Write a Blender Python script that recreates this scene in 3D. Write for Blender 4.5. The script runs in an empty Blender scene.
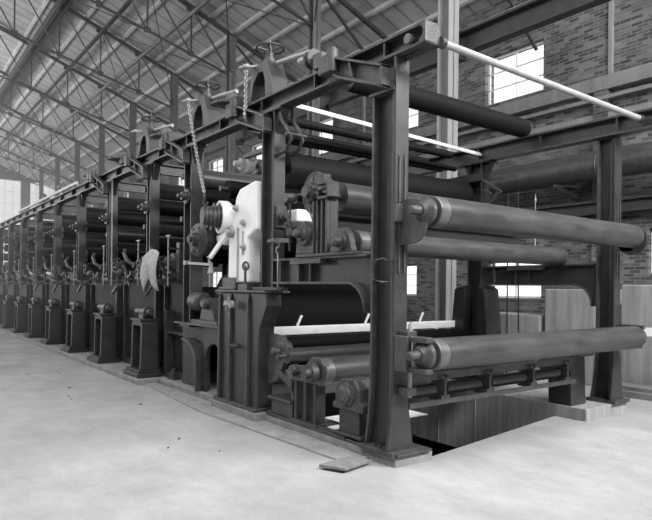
import bpy, bmesh, math, random
from mathutils import Vector, Matrix
random.seed(7)
PI = math.pi
sc = bpy.context.scene
C = bpy.data.collections.new('mill'); sc.collection.children.link(C)

# ------------------------------------------------------------ materials
def mat(name, col, rough=.6, metal=0., var=.25, scale=6., bump=.0, bscale=40., stretch=(1,1,1), streak=0.):
    m = bpy.data.materials.new(name); m.use_nodes = True
    nt = m.node_tree; n = nt.nodes; l = nt.links
    b = n['Principled BSDF']; b.inputs['Roughness'].default_value = rough; b.inputs['Metallic'].default_value = metal
    tc = n.new('ShaderNodeTexCoord'); mp = n.new('ShaderNodeMapping'); mp.inputs['Scale'].default_value = stretch
    l.new(tc.outputs['Object'], mp.inputs['Vector'])
    nz = n.new('ShaderNodeTexNoise'); nz.inputs['Scale'].default_value = scale; nz.inputs['Detail'].default_value = 6
    nz.inputs['Roughness'].default_value = .65
    l.new(mp.outputs[0], nz.inputs['Vector'])
    cr = n.new('ShaderNodeValToRGB')
    cr.color_ramp.elements[0].position = .3; cr.color_ramp.elements[1].position = .7
    a = col*(1-var); c = min(1, col*(1+var))
    cr.color_ramp.elements[0].color = (a, a, a, 1); cr.color_ramp.elements[1].color = (c, c, c, 1)
    l.new(nz.outputs['Fac'], cr.inputs[0]); l.new(cr.outputs[0], b.inputs['Base Color'])
    rr = n.new('ShaderNodeMapRange'); rr.inputs['To Min'].default_value = max(.05, rough-.12); rr.inputs['To Max'].default_value = min(1, rough+.12)
    l.new(nz.outputs['Fac'], rr.inputs[0]); l.new(rr.outputs[0], b.inputs['Roughness'])
    if bump:
        n2 = n.new('ShaderNodeTexNoise'); n2.inputs['Scale'].default_value = bscale; n2.inputs['Detail'].default_value = 5
        l.new(mp.outputs[0], n2.inputs['Vector'])
        bp = n.new('ShaderNodeBump'); bp.inputs['Strength'].default_value = bump; bp.inputs['Distance'].default_value = .02
        l.new(n2.outputs['Fac'], bp.inputs['Height']); l.new(bp.outputs[0], b.inputs['Normal'])
    return m
M = {}
M['iron'] = mat('painted_iron', .036, .36, .0, .35, 5, .25, 70)
M['iron_dark'] = mat('dark_iron_and_shade', .02, .4, .0, .35, 5, .2, 60)  # dark ironwork, and shade coloured into the pit and the column webs
M['iron_mid'] = mat('grey_cast_iron', .055, .34, .0, .4, 9, .35, 70)
M['roll'] = mat('rubber_covered_roll', .05, .38, .0, .45, 4, .03, 30, (.6, 3, 3))
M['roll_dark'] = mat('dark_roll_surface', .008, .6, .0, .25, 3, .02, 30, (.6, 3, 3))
M['roll_grey'] = mat('grey_roll_surface', .05, .36, .0, .3, 3, .03, 30, (.6, 3, 3))
M['steel'] = mat('bare_machined_steel', .13, .38, .35, .2, 12)
M['pale_pipe'] = mat('galvanised_pipe', .34, .45, .1, .15, 10)
M['white'] = mat('white_enamel', .86, .4, 0, .05, 5)
M['felt'] = mat('pale_felt', .72, .9, 0, .1, 8)
M['chain'] = mat('bright_chain', .5, .35, .6, .1, 30)
M['wood'] = mat('weathered_board', .17, .85, 0, .3, 3, .2, 40, (8, 1, 1))
M['rafter'] = mat('truss_paint', .045, .6, 0, .2, 4)
M['purlin'] = mat('pale_purlin', .55, .7, 0, .3, 1.2)
M['post'] = mat('building_post', .16, .55, 0, .2, 5)
M['cloth'] = mat('rag', .42, .95, 0, .25, 20)

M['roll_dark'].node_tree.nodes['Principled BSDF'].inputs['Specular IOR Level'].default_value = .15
M['panel'] = mat('side_frame_paint', .022, .6, .0, .4, 5, .2, 60)
M['panel'].node_tree.nodes['Principled BSDF'].inputs['Specular IOR Level'].default_value = .25
M['kerb'] = mat('rough_kerb_concrete', .24, .9, 0, .25, 5, .6, 20)
def floor_mat():
    m = mat('worn_concrete_floor', .35, .85, 0, .16, .5, .25, 6)
    nt = m.node_tree; n = nt.nodes; l = nt.links; b = n['Principled BSDF']
    src = b.inputs['Base Color'].links[0].from_socket
    tc = [x for x in n if x.type == 'TEX_COORD'][0]
    mp = n.new('ShaderNodeMapping'); mp.inputs['Scale'].default_value = (.9, .6, 1); l.new(tc.outputs['Object'], mp.inputs[0])
    n2 = n.new('ShaderNodeTexNoise'); n2.inputs['Scale'].default_value = 1.5; n2.inputs['Detail'].default_value = 9; n2.inputs['Roughness'].default_value = .75
    l.new(mp.outputs[0], n2.inputs['Vector'])
    r2 = n.new('ShaderNodeValToRGB'); r2.color_ramp.elements[0].position = .35; r2.color_ramp.elements[1].position = .65
    r2.color_ramp.elements[0].color = (.72, .72, .72, 1); r2.color_ramp.elements[1].color = (1, 1, 1, 1)
    l.new(n2.outputs['Fac'], r2.inputs[0])
    n3 = n.new('ShaderNodeTexNoise'); n3.inputs['Scale'].default_value = 30; n3.inputs['Detail'].default_value = 4; l.new(tc.outputs['Object'], n3.inputs['Vector'])
    r3 = n.new('ShaderNodeValToRGB'); r3.color_ramp.elements[0].position = .25; r3.color_ramp.elements[1].position = .42
    r3.color_ramp.elements[0].color = (.86, .86, .86, 1); r3.color_ramp.elements[1].color = (1, 1, 1, 1); l.new(n3.outputs['Fac'], r3.inputs[0])
    x = n.new('ShaderNodeMix'); x.data_type = 'RGBA'; x.blend_type = 'MULTIPLY'; x.inputs[0].default_value = 1
    l.new(src, x.inputs[6]); l.new(r2.outputs[0], x.inputs[7])
    y = n.new('ShaderNodeMix'); y.data_type = 'RGBA'; y.blend_type = 'MULTIPLY'; y.inputs[0].default_value = 1
    l.new(x.outputs[2], y.inputs[6]); l.new(r3.outputs[0], y.inputs[7])
    l.new(y.outputs[2], b.inputs['Base Color'])
    return m
M['floor'] = floor_mat()
M['concrete'] = mat('stained_concrete', .27, .85, 0, .22, 1.6, .2, 12, (2, 2, .5))
M['pale_concrete'] = mat('pale_board_marked_concrete', .29, .85, 0, .3, 2.2, .15, 12, (4, 4, .3))

def brick_mat():
    m = bpy.data.materials.new('brickwork'); m.use_nodes = True
    nt = m.node_tree; n = nt.nodes; l = nt.links; b = n['Principled BSDF']; b.inputs['Roughness'].default_value = .85
    tc = n.new('ShaderNodeTexCoord'); sx = n.new('ShaderNodeSeparateXYZ'); cb = n.new('ShaderNodeCombineXYZ')
    l.new(tc.outputs['Object'], sx.inputs[0]); l.new(sx.outputs['Y'], cb.inputs['X']); l.new(sx.outputs['Z'], cb.inputs['Y'])
    br = n.new('ShaderNodeTexBrick'); l.new(cb.outputs[0], br.inputs['Vector'])
    br.inputs['Scale'].default_value = 1; br.inputs['Brick Width'].default_value = .23; br.inputs['Row Height'].default_value = .07
    br.inputs['Mortar Size'].default_value = .008; br.inputs['Bias'].default_value = -.1
    br.inputs['Color1'].default_value = (.05, .05, .05, 1); br.inputs['Color2'].default_value = (.2, .2, .2, 1)
    br.inputs['Mortar'].default_value = (.17, .17, .17, 1)
    nz = n.new('ShaderNodeTexNoise'); nz.inputs['Scale'].default_value = .8; nz.inputs['Detail'].default_value = 5; l.new(cb.outputs[0], nz.inputs['Vector'])
    r = n.new('ShaderNodeMapRange'); r.inputs['From Min'].default_value = .3; r.inputs['From Max'].default_value = .7
    r.inputs['To Min'].default_value = .65; r.inputs['To Max'].default_value = 1.3
    l.new(nz.outputs['Fac'], r.inputs[0])
    x = n.new('ShaderNodeMix'); x.data_type = 'RGBA'; x.blend_type = 'MULTIPLY'; x.inputs[0].default_value = 1
    l.new(br.outputs['Color'], x.inputs[6]); l.new(r.outputs[0], x.inputs[7]); l.new(x.outputs[2], b.inputs['Base Color'])
    bp = n.new('ShaderNodeBump'); bp.inputs['Strength'].default_value = .4; bp.inputs['Distance'].default_value = .02; bp.invert = True
    l.new(br.outputs['Fac'], bp.inputs['Height']); l.new(bp.outputs[0], b.inputs['Normal'])
    return m
M['brick'] = brick_mat()
def roof_mat():
    m = mat('roof_boarding', .46, .8, 0, .2, 1.5)
    nt = m.node_tree; n = nt.nodes; l = nt.links; b = n['Principled BSDF']; src = b.inputs['Base Color'].links[0].from_socket
    tc = [x for x in n if x.type == 'TEX_COORD'][0]
    w = n.new('ShaderNodeTexWave'); w.bands_direction = 'Y'; w.inputs['Scale'].default_value = .55; w.inputs['Distortion'].default_value = .6
    w.inputs['Detail'].default_value = 2; l.new(tc.outputs['Object'], w.inputs['Vector'])
    r = n.new('ShaderNodeValToRGB'); r.color_ramp.elements[0].position = .0; r.color_ramp.elements[1].position = .12
    r.color_ramp.elements[0].color = (.55, .55, .55, 1); r.color_ramp.elements[1].color = (1, 1, 1, 1); l.new(w.outputs['Fac'], r.inputs[0])
    x = n.new('ShaderNodeMix'); x.data_type = 'RGBA'; x.blend_type = 'MULTIPLY'; x.inputs[0].default_value = 1
    l.new(src, x.inputs[6]); l.new(r.outputs[0], x.inputs[7]); l.new(x.outputs[2], b.inputs['Base Color'])
    return m
M['roof'] = roof_mat()
def glass_mat():
    m = bpy.data.materials.new('window_glass'); m.use_nodes = True; nt = m.node_tree; n = nt.nodes; l = nt.links
    for x in list(n):
        if x.type == 'BSDF_PRINCIPLED': n.remove(x)
    t = n.new('ShaderNodeBsdfTransparent'); t.inputs[0].default_value = (.97, .97, .97, 1)
    g = n.new('ShaderNodeBsdfGlossy'); g.inputs['Roughness'].default_value = .05
    mx = n.new('ShaderNodeMixShader'); mx.inputs[0].default_value = .05
    l.new(t.outputs[0], mx.inputs[1]); l.new(g.outputs[0], mx.inputs[2])
    l.new(mx.outputs[0], [x for x in n if x.type == 'OUTPUT_MATERIAL'][0].inputs[0]); return m
M['glass'] = glass_mat()

# ------------------------------------------------------------ mesh builder
def frame(d):
    d = Vector(d).normalized(); u = Vector((0, 0, 1)) if abs(d.z) < .9 else Vector((1, 0, 0))
    a = d.cross(u).normalized(); b = d.cross(a).normalized(); return d, a, b
class MB:
    def __init__(s): s.v = []; s.f = []; s.sm = []; s.g = []; s.gi = 0; s.lock = False
    def add(s, vs, fs, smooth=False):
        o = len(s.v); s.v += [Vector(v) for v in vs]
        if not s.lock: s.gi += 1
        for f in fs: s.f.append([i+o for i in f]); s.sm.append(smooth); s.g.append(s.gi)
        return s
    def pieces(s):
        out = []
        for k in sorted(set(s.g)):
            m = MB(); mp = {}
            for f, sm, g in zip(s.f, s.sm, s.g):
                if g != k: continue
                m.f.append([mp.setdefault(i, len(mp)) for i in f]); m.sm.append(sm); m.g.append(1)
            m.v = [s.v[i] for i in mp]; out.append(m)
        return out
    def box(s, x0, x1, y0, y1, z0, z1):
        return s.add([(x0,y0,z0),(x1,y0,z0),(x1,y1,z0),(x0,y1,z0),(x0,y0,z1),(x1,y0,z1),(x1,y1,z1),(x0,y1,z1)],
                     [(3,2,1,0),(4,5,6,7),(0,1,5,4),(1,2,6,5),(2,3,7,6),(3,0,4,7)])
    def prism(s, ax, pts, a0, a1):
        def p(u, v, a): return {'X': (a, u, v), 'Y': (u, a, v), 'Z': (u, v, a)}[ax]
        n = len(pts); vs = [p(u, v, a0) for u, v in pts]+[p(u, v, a1) for u, v in pts]
        fs = [list(range(n))[::-1], list(range(n, 2*n))]+[(i, (i+1) % n, (i+1) % n+n, i+n) for i in range(n)]
        return s.add(vs, fs)
    def bar(s, p, q, w, h=None):        # rectangular bar between two points
        h = h or w; p = Vector(p); q = Vector(q); d, a, b = frame(q-p); vs = []
        for c in (p, q):
            for i, j in ((-1,-1),(1,-1),(1,1),(-1,1)): vs.append(c+a*w/2*i+b*h/2*j)
        return s.add(vs, [(3,2,1,0),(4,5,6,7),(0,1,5,4),(1,2,6,5),(2,3,7,6),(3,0,4,7)])
    def lathe(s, o, d, prof, n=24):     # profile (distance along d, radius); sharp corners kept
        o = Vector(o); d, a, b = frame(d)
        ring = lambda t, r: [o+d*t+(a*math.cos(2*PI*i/n)+b*math.sin(2*PI*i/n))*r for i in range(n)]
        s.gi += 1; s.lock = True
        for (t0, r0), (t1, r1) in zip(prof, prof[1:]):
            s.add(ring(t0, r0)+ring(t1, r1), [(i, (i+1) % n, (i+1) % n+n, i+n) for i in range(n)], abs(t1-t0) > 1e-6)
        s.add(ring(*prof[0]), [list(range(n))[::-1]]); s.add(ring(*prof[-1]), [list(range(n))]); s.lock = False
        return s
    def cyl(s, p, q, r, n=16):
        p = Vector(p); q = Vector(q); return s.lathe(p, q-p, [(0, r), ((q-p).length, r)], n)
    def tube(s, pts, r, n=8, closed=False):
        pts = [Vector(p) for p in pts]; k = len(pts); vs = []
        for i, p in enumerate(pts):
            if closed: t = pts[(i+1) % k]-pts[i-1]
            else: t = pts[min(i+1, k-1)]-pts[max(i-1, 0)]
            d, a, b = frame(t)
            vs += [p+(a*math.cos(2*PI*j/n)+b*math.sin(2*PI*j/n))*r for j in range(n)]
        fs = []
        for i in range(k if closed else k-1):
            i2 = (i+1) % k
            fs += [(i*n+j, i*n+(j+1) % n, i2*n+(j+1) % n, i2*n+j) for j in range(n)]
        if not closed: fs += [list(range(n))[::-1], [(k-1)*n+j for j in range(n)]]
        return s.add(vs, fs, True)
    def torus(s, c, d, R, r, n=20, m=8, sx=1.):
        c = Vector(c); d, a, b = frame(d); pts = [c+a*math.cos(2*PI*i/n)*R+b*math.sin(2*PI*i/n)*R*sx for i in range(n)]
        vs = []
        for i, p in enumerate(pts):
            o = (p-c).normalized(); vs += [p+(o*math.cos(2*PI*j/m)+d*math.sin(2*PI*j/m))*r for j in range(m)]
        return s.add(vs, [(i*m+j, i*m+(j+1) % m, ((i+1) % n)*m+(j+1) % m, ((i+1) % n)*m+j) for i in range(n) for j in range(m)], True)
    def bolt(s, c, d, r=.018, h=.018): return s.lathe(c, d, [(0, r), (h, r)], 6)
def mesh(name, mb, m, origin, bevel=0):
    me = bpy.data.meshes.new(name); o = Vector(origin)
    me.from_pydata([tuple(v-o) for v in mb.v], [], mb.f); me.update()
    bm = bmesh.new(); bm.from_mesh(me)
    bmesh.ops.recalc_face_normals(bm, faces=bm.faces); bm.to_mesh(me); bm.free()
    for i, p in enumerate(me.polygons): p.use_smooth = mb.sm[i]
    me.materials.append(m)
    ob = bpy.data.objects.new(name, me); C.objects.link(ob); ob.location = o
    if bevel:
        bv = ob.modifiers.new('edge', 'BEVEL'); bv.width = bevel; bv.segments = 2; bv.limit_method = 'ANGLE'; bv.angle_limit = .7
    return ob
def T(name, label, cat, loc=(0, 0, 0), group=None):
    o = bpy.data.objects.new(name, None); o.empty_display_size = .1; C.objects.link(o); o.location = loc
    o['label'] = label; o['category'] = cat
    if group: o['group'] = group
    return o
def P(root, name, mb, m, bevel=0, label=None):
    w = Vector(root.location); r = root.parent
    while r: w += Vector(r.location); r = r.parent
    ob = mesh(name, mb, m, w, bevel); ob.parent = root; ob.location = (0, 0, 0)
    if label: ob['label'] = label
    return ob
def PS(root, name, mb, m, bevel=0, label=None):
    return [P(root, name, k, m, bevel, label) for k in mb.pieces()]
def base(mb):
    xs = [v.x for v in mb.v]; ys = [v.y for v in mb.v]; zs = [v.z for v in mb.v]
    return ((min(xs)+max(xs))/2, (min(ys)+max(ys))/2, min(zs))
def S(name, label, cat, mb, m, group=None, bevel=0):
    ob = mesh(name, mb, m, base(mb), bevel); ob['label'] = label; ob['category'] = cat
    if group: ob['group'] = group
    return ob
def ST(name, mb, m, parent=None, bevel=0):
    ob = mesh(name, mb, m, (0, 0, 0), bevel)
    if parent: ob.parent = parent
    ob['kind'] = 'structure'; return ob
def copy_tree(o, off, label=None, group=None):
    r = o.copy(); C.objects.link(r); r.location = Vector(o.location)+Vector(off)
    if label: r['label'] = label
    if group: r['group'] = group
    for ch in o.children:
        c = ch.copy(); C.objects.link(c); c.parent = r
        for g in ch.children:
            d = g.copy(); C.objects.link(d); d.parent = c
    return r
ORD = ['first', 'second', 'third', 'fourth', 'fifth', 'sixth', 'seventh', 'eighth', 'ninth', 'tenth', 'eleventh', 'twelfth', 'thirteenth', 'fourteenth']

# ------------------------------------------------------------ setting
def flat(mb, pts, z0, z1): return mb.prism('Z', pts, z0, z1)
b = MB()
flat(b, [(-14, -9), (13, -9), (13, .45), (3.3, .46), (.42, .06), (-14, .06)], -.25, 0)
flat(b, [(-14, .06), (.42, .06), (.42, 50), (-14, 50)], -.25, 0)
flat(b, [(3.3, .45), (13, .45), (13, 50), (3.3, 50)], -.25, 0)
flat(b, [(.42, 4.5), (3.3, 4.5), (3.3, 50), (.42, 50)], -.25, 0)
ST('floor', b, M['floor'])
b = MB()                                     # pit under the machine's near end, its unlit darkness put into the colour
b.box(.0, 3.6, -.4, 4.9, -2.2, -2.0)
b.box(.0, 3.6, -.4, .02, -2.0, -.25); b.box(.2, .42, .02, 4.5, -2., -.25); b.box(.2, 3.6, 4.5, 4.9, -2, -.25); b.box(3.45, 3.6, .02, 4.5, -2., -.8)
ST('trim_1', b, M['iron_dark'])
b = MB(); b.box(3.2, 4.2, .03, 26, -.76, .15)            # foundation under the rear columns
for yy in (.9, 1.7, 2.4): b.box(3.185, 3.2, yy, yy+.02, -.76, .15)
ST('trim_2', b, M['pale_concrete'], bevel=.02)
b = MB(); b.box(-.02, .46, .0, 2.3, -.1, .09); ST('trim_3', b, M['kerb'], bevel=.015)   # front foundation
b = MB(); b.box(-.14, .55, 2.25, 3.42, -.1, .11); b.box(.0, .6, 3.42, 26, -.1, .09); b.box(-.34, .0, 5.6, 26, -.1, .088)
ST('trim_4', b, M['kerb'], bevel=.02)
b = MB(); flat(b, [(-.3, .35), (-.025, .35), (-.025, 2.23), (-.15, 2.24), (-.15, 3.5), (.0, 6), (.0, 26), (-.12, 26), (-.2, 6), (-.42, 3.2)], -.05, .022)
ST('trim_5', b, M['kerb'], bevel=.01)

# right brick wall with window openings (plane X = 8.6)
XW = 8.6
holes = [(1.75, .1, 6.3, 7.45), (1.8, .4, 1.9, 2.86)]
for k in range(11): holes += [(5.85+4.0*k, 4.2+4.0*k, 6.25, 7.45), (5.75+4.0*k, 4.2+4.0*k, 1.4, 2.31)]
for k in range(2, 11): holes += [(5.75+4.0*k, 4.2+4.0*k, 4.0, 5.0)]
ys = sorted(set([-9.3, 47.]+[h[0] for h in holes]+[h[1] for h in holes]))
b = MB()
for y0, y1 in zip(ys, ys[1:]):
    ym = (y0+y1)/2; cuts = sorted([(h[2], h[3]) for h in holes if h[1] < ym < h[0]])
    z = 0
    for a, c in cuts:
        if a > z: b.box(XW, XW+.35, y0, y1, z, a)
        z = c
    b.box(XW, XW+.35, y0, y1, z, 8.75)
ST('wall_right', b, M['brick'])
def window(i, y1, y0, z0, z1, x=XW, ny=3, nz=3, axis='X'):
    f = MB(); g = MB(); t = .05
    def bx(m, ya, yb, za, zb, d=.0, th=.05):
        if axis == 'X': m.box(x+.12+d, x+.12+d+th, ya, yb, za, zb)
        else: m.box(ya, yb, x+.12+d, x+.12+d+th, za, zb)
    bx(f, y0, y1, z0, z0+t); bx(f, y0, y1, z1-t, z1); bx(f, y0, y0+t, z0, z1); bx(f, y1-t, y1, z0, z1)
    for k in range(1, ny): c = y0+(y1-y0)*k/ny; bx(f, c-.01, c+.01, z0, z1)
    for k in range(1, nz): c = z0+(z1-z0)*k/nz; bx(f, y0, y1, c-.01, c+.01)
    bx(g, y0+.01, y1-.01, z0+.01, z1-.01, .02, .006)
    o = ST('window_%d' % i, f, M['felt']); ST('window_pane', g, M['glass'], o)
for i, (y1, y0, z0, z1) in enumerate(holes): window(i+1, y1, y0, z0, z1, ny=2, nz=3)
b = MB(); b.box(XW-.14, XW, -3, 47, 5.83, 6.12); ST('trim_6', b, M['concrete'])          # long sill band
b = MB(); b.box(XW-.1, XW, -3, 47, 5.1, 5.35); b.box(XW-.16, XW, -3, 47, 5.62, 5.7); ST('trim_7', b, M['concrete'])
b = MB(); b.box(XW-.3, XW, -3, 47, 3.44, 3.5); b.box(XW-.3, XW, -3, 47, 3.20, 3.26); b.box(XW-.2, XW-.17, -3, 47, 3.2, 3.5)
ST('trim_8', b, M['iron'])
b = MB()
for yy in (2.6, 6.8, 10.8, 14.8, 18.8, 26.8): b.box(XW-.12, XW, yy, yy+.32, 0, 5.83)
ST('trim_9', b, M['brick'])
b = MB()
for yy in (2.55, 10.5, 18.5, 26.5): b.box(XW-.05, XW, yy, yy+.09, 6.12, 8.7)
ST('trim_10', b, M['concrete'])

# far end wall with tall windows (plane Y = 47)
ends = [(-10, -6.4), (-5.6, -2.4), (-1.6, 1.6), (2.4, 5.2), (5.8, 8.2)]
b = MB(); x = -14
for a, c in ends: b.box(x, a, 47, 47.35, 0, 13.5); b.box(a, c, 47, 47.35, 0, 2.4); b.box(a, c, 47, 47.35, 9.6, 13.5); x = c
b.box(x, XW+.35, 47, 47.35, 0, 13.5)
ST('wall_back', b, M['brick'])
for i, (a, c) in enumerate(ends): window(40+i, c, a, 2.4, 9.6, x=47, ny=5, nz=8, axis='Y')
b = MB(); b.box(-14.3, XW+.35, -9.35, -9.05, 0, 13.5); ST('wall_front', b, M['brick'])
b = MB(); b.box(-14.3, -14, -9, 47, 0, 3.0); b.box(-14.3, -14, -9, 24, 3, 9.8); b.box(-14.3, -14, 24, 47, 8, 9.8); ST('wall_left', b, M['brick'])

# roof: boarding on purlins
def zr(X): return 12.0-.37*X
b = MB()
b.add([(-4, -9, zr(-4)), (9.2, -9, zr(9.2)), (9.2, 47.4, zr(9.2)), (-4, 47.4, zr(-4)), (-4, -9, zr(-4)+.06), (9.2, -9, zr(9.2)+.06), (9.2, 47.4, zr(9.2)+.06), (-4, 47.4, zr(-4)+.06)],
      [(3,2,1,0),(4,5,6,7),(0,1,5,4),(1,2,6,5),(2,3,7,6),(3,0,4,7)])
ST('ceiling', b, M['roof'])
b = MB()
b.add([(-14, -9, 9.8), (-4, -9, zr(-4)), (-4, 47.4, zr(-4)), (-14, 47.4, 9.8), (-14, -9, 9.86), (-4, -9, zr(-4)+.06), (-4, 47.4, zr(-4)+.06), (-14, 47.4, 9.86)],
      [(3,2,1,0),(4,5,6,7),(0,1,5,4),(1,2,6,5),(2,3,7,6),(3,0,4,7)])
ST('ceiling', b, M['roof'])
PX = [8.2, 7.25, 6.4, 5.55, 4.75, 3.45, 2.2, 1.0, -.3, -1.5, -2.8]
for i, X in enumerate(PX):
    b = MB(); b.add([(X-.04, -8, zr(X-.04)-.10), (X+.04, -8, zr(X+.04)-.10), (X+.04, 47, zr(X+.04)-.10), (X-.04, 47, zr(X-.04)-.10),
                     (X-.04, -8, zr(X-.04)-.003), (X+.04, -8, zr(X+.04)-.003), (X+.04, 47, zr(X+.04)-.003), (X-.04, 47, zr(X-.04)-.003)],
                    [(3,2,1,0),(4,5,6,7),(0,1,5,4),(1,2,6,5),(2,3,7,6),(3,0,4,7)])
    S('roof_purlin', 'pale roof purlin running the length of the hall, %s from the brick wall side' % ORD[i], 'roof beam', b, M['purlin'], 'roof purlins')

# trusses with posts (plane X-Z), every 4.65 m
TY = [4.35+4.65*k for k in range(9)]
NX = [5.5, 4.1, 2.7, 1.3, -.1, -1.5, -2.9]
def zt(X): return zr(X)-.16
def zb(X): return 8.5+.26*(5.5-X)
def truss(y, lab):
    t = T('roof_truss', lab, 'roof truss', (5.5, y, zt(5.5)), 'roof trusses')
    P(t, 'rafter', MB().bar((8.5, y, zt(8.5)), (-4, y, zt(-4)), .10, .11), M['rafter'])
    P(t, 'bottom_chord', MB().bar((5.5, y, zb(5.5)), (-4, y, zb(-4)), .05, .06), M['rafter'])
    for i, X in enumerate(NX):
        PS(t, 'upright', MB().bar((X, y, zt(X)), (X, y, zb(X)), .045), M['rafter'])
        if i < 6:
            P(t, 'diagonal', MB().bar((NX[i+1], y, zt(NX[i+1])), (X, y, zb(X)), .04), M['rafter'])
    P(t, 'eave_strut', MB().bar((8.55, y, 7.2), (5.6, y, 9.6), .06), M['rafter'])
    g = MB()
    for X in NX: g.box(X-.16, X+.16, y-.02, y+.02, zt(X)-.14, zt(X)+.06); g.box(X-.1, X+.1, y-.02, y+.02, zb(X)-.06, zb(X)+.1)
    PS(t, 'gusset_plate', g, M['rafter'])
for i, y in enumerate(TY):
    truss(y, 'dark riveted roof truss, %s back from the camera' % ORD[i])
for i, y in enumerate(TY):
    r = T('building_post', 'tall dark steel post carrying the roof, %s along the row behind the machine' % ORD[i], 'post', (5.5, y, 0), 'posts carrying the roof')
    m_ = M['concrete'] if i == 0 else M['post']
    w = .15 if i == 0 else .12
    f = MB(); f.box(5.5-w, 5.5+w, y-w, y-w+.02, 0, 9.75); f.box(5.5-w, 5.5+w, y+w-.02, y+w, 0, 9.75); PS(r, 'flange', f, m_)
    P(r, 'web', MB().box(5.49, 5.51, y-w, y+w, 0, 9.75), m_)
    P(r, 'base_plate', MB().box(5.2, 5.8, y-.25, y+.25, 0, .03), m_)
# longitudinal members tied through the trusses
def lin(name, lab, X, z, w, m, h=None): S(name, lab, 'roof beam', MB().bar((X, -4, z), (X, 46.9, z), w, h), m)
g = MB()
for dx in (-.12, .12): g.bar((1.3+dx, -2, zt(1.3)-.18), (1.3+dx, 46.9, zt(1.3)-.18), .07, .3)
S('ridge_girder', 'thick dark double girder crossing the trusses at upper left', 'roof beam', g, M['rafter'])
lin('tie_beam', 'thin dark tie running lengthwise between the thick girder and the pale pipe', 2.7, zt(2.7)-.15, .1, M['rafter'])
S('roof_pipe', 'long pale pipe running under the trusses', 'pipe', MB().cyl((4.1, -4, zt(4.1)-.2), (4.1, 46.9, zt(4.1)-.2), .07, 10), M['post'])
for k in range(0, 8):      # sway bracing
    y0, y1 = TY[k], TY[k+1]
    S('sway_rod', 'thin cross bracing rods between the %s and %s roof trusses' % (ORD[k], ORD[k+1]), 'brace',
      MB().tube([(5.5, y0, zb(5.5)), (2.7, y1, zt(2.7))], .016, 5).tube([(5.5, y1, zb(5.5)+.03), (2.7, y0, zt(2.7))], .016, 5).tube([(2.7, y0, zb(2.7)), (-.1, y1, zt(-.1))], .016, 5), M['rafter'], 'sway bracing')
# crane girder on the brick side
cg = T('crane_girder', 'long channel girder high on the brick wall beside the pale column', 'girder', (5.9, 20, 6.35))
g = MB(); g.box(5.78, 6.0, -3, 46, 6.42, 6.46); g.box(5.86, 5.9, -3, 46, 6.46, 6.8); g.box(5.72, 6.04, -3, 46, 6.8, 6.85); P(cg, 'channel', g, M['iron'])
P(cg, 'rail', MB().box(5.85, 5.91, -3, 46, 6.85, 6.93), M['pale_pipe'])
g = MB()
for y in TY: g.box(5.55, 5.95, y-.1, y+.1, 6.3, 6.42)
PS(cg, 'seat_bracket', g, M['iron'])
# duct and low walls
d = T('air_duct', 'large horizontal grey duct between the rear frame and the brick wall', 'duct', (7.9, 10, 3.9))
P(d, 'duct_body', MB().cyl((7.9, -3, 4.12), (7.9, 40, 4.12), .29, 28), M['iron_mid'])
g = MB()
for y in (-1, .6, 2.4, 5.5, 9, 14): g.torus((7.9, y, 4.12), (0, 1, 0), .295, .015, 28, 6)
PS(d, 'joint_band', g, M['iron_mid'])
g = MB()
for y in (.3, 3.2, 8.4, 13): g.box(7.55, 8.59, y, y+.05, 3.74, 3.8); g.bar((7.6, y+.02, 3.74), (8.55, y+.02, 3.5), .04)
PS(d, 'wall_bracket', g, M['iron'])
S('concrete_pier', 'pale board-marked concrete block standing behind the far column', 'concrete block', MB().box(5.9, 7.0, 1.4, 2.36, 0, 1.62), M['pale_concrete'], bevel=.02)
S('concrete_wall', 'pale concrete wall at the right edge behind the far column', 'concrete wall', MB().box(5.9, 6.9, -1.5, .98, 0, 1.70), M['pale_concrete'], bevel=.02)
S('concrete_ledge', 'low pale concrete ledge seen beneath the rear side beam', 'concrete block', MB().box(5.9, 6.6, 2.45, 4.6, 0, 1.14), M['pale_concrete'], bevel=.02)
S('brick_parapet', 'low dark brick wall beyond the concrete ledge', 'brick wall', MB().box(7.2, 7.5, 3.0, 12, 0, 1.42), M['brick'])
for k, (x, y) in enumerate([(5.75, 3.05), (5.7, 2.75)]):
    S('hanging_rod', 'thin dark rod, %s of the two hanging in front of the concrete block' % ('left' if k == 0 else 'right'), 'rod',
      MB().tube([(x, y, 0), (x, y+.05*k, 3.4)], .014, 6), M['iron_dark'])
S('floor_board', 'wide flat dark board lying at the foot of the concrete wall at right', 'board', MB().box(5.3, 5.85, -1.4, 1.0, 0, .09), M['wood'])
S('floor_board', 'narrower board lying on top of the wide board at far right', 'board', MB().box(5.4, 5.8, -1.3, .9, .0905, .15), M['wood'])
S('white_rail', 'pale horizontal plank leaning beyond the far column at roller height', 'plank', MB().bar((4.9, .6, .99), (5.6, -1.9, 1.16), .05, .12).box(4.88,4.94,.5,.56,0,1.0).box(5.5,5.56,-1.7,-1.64,0,1.1), M['felt'])

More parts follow.
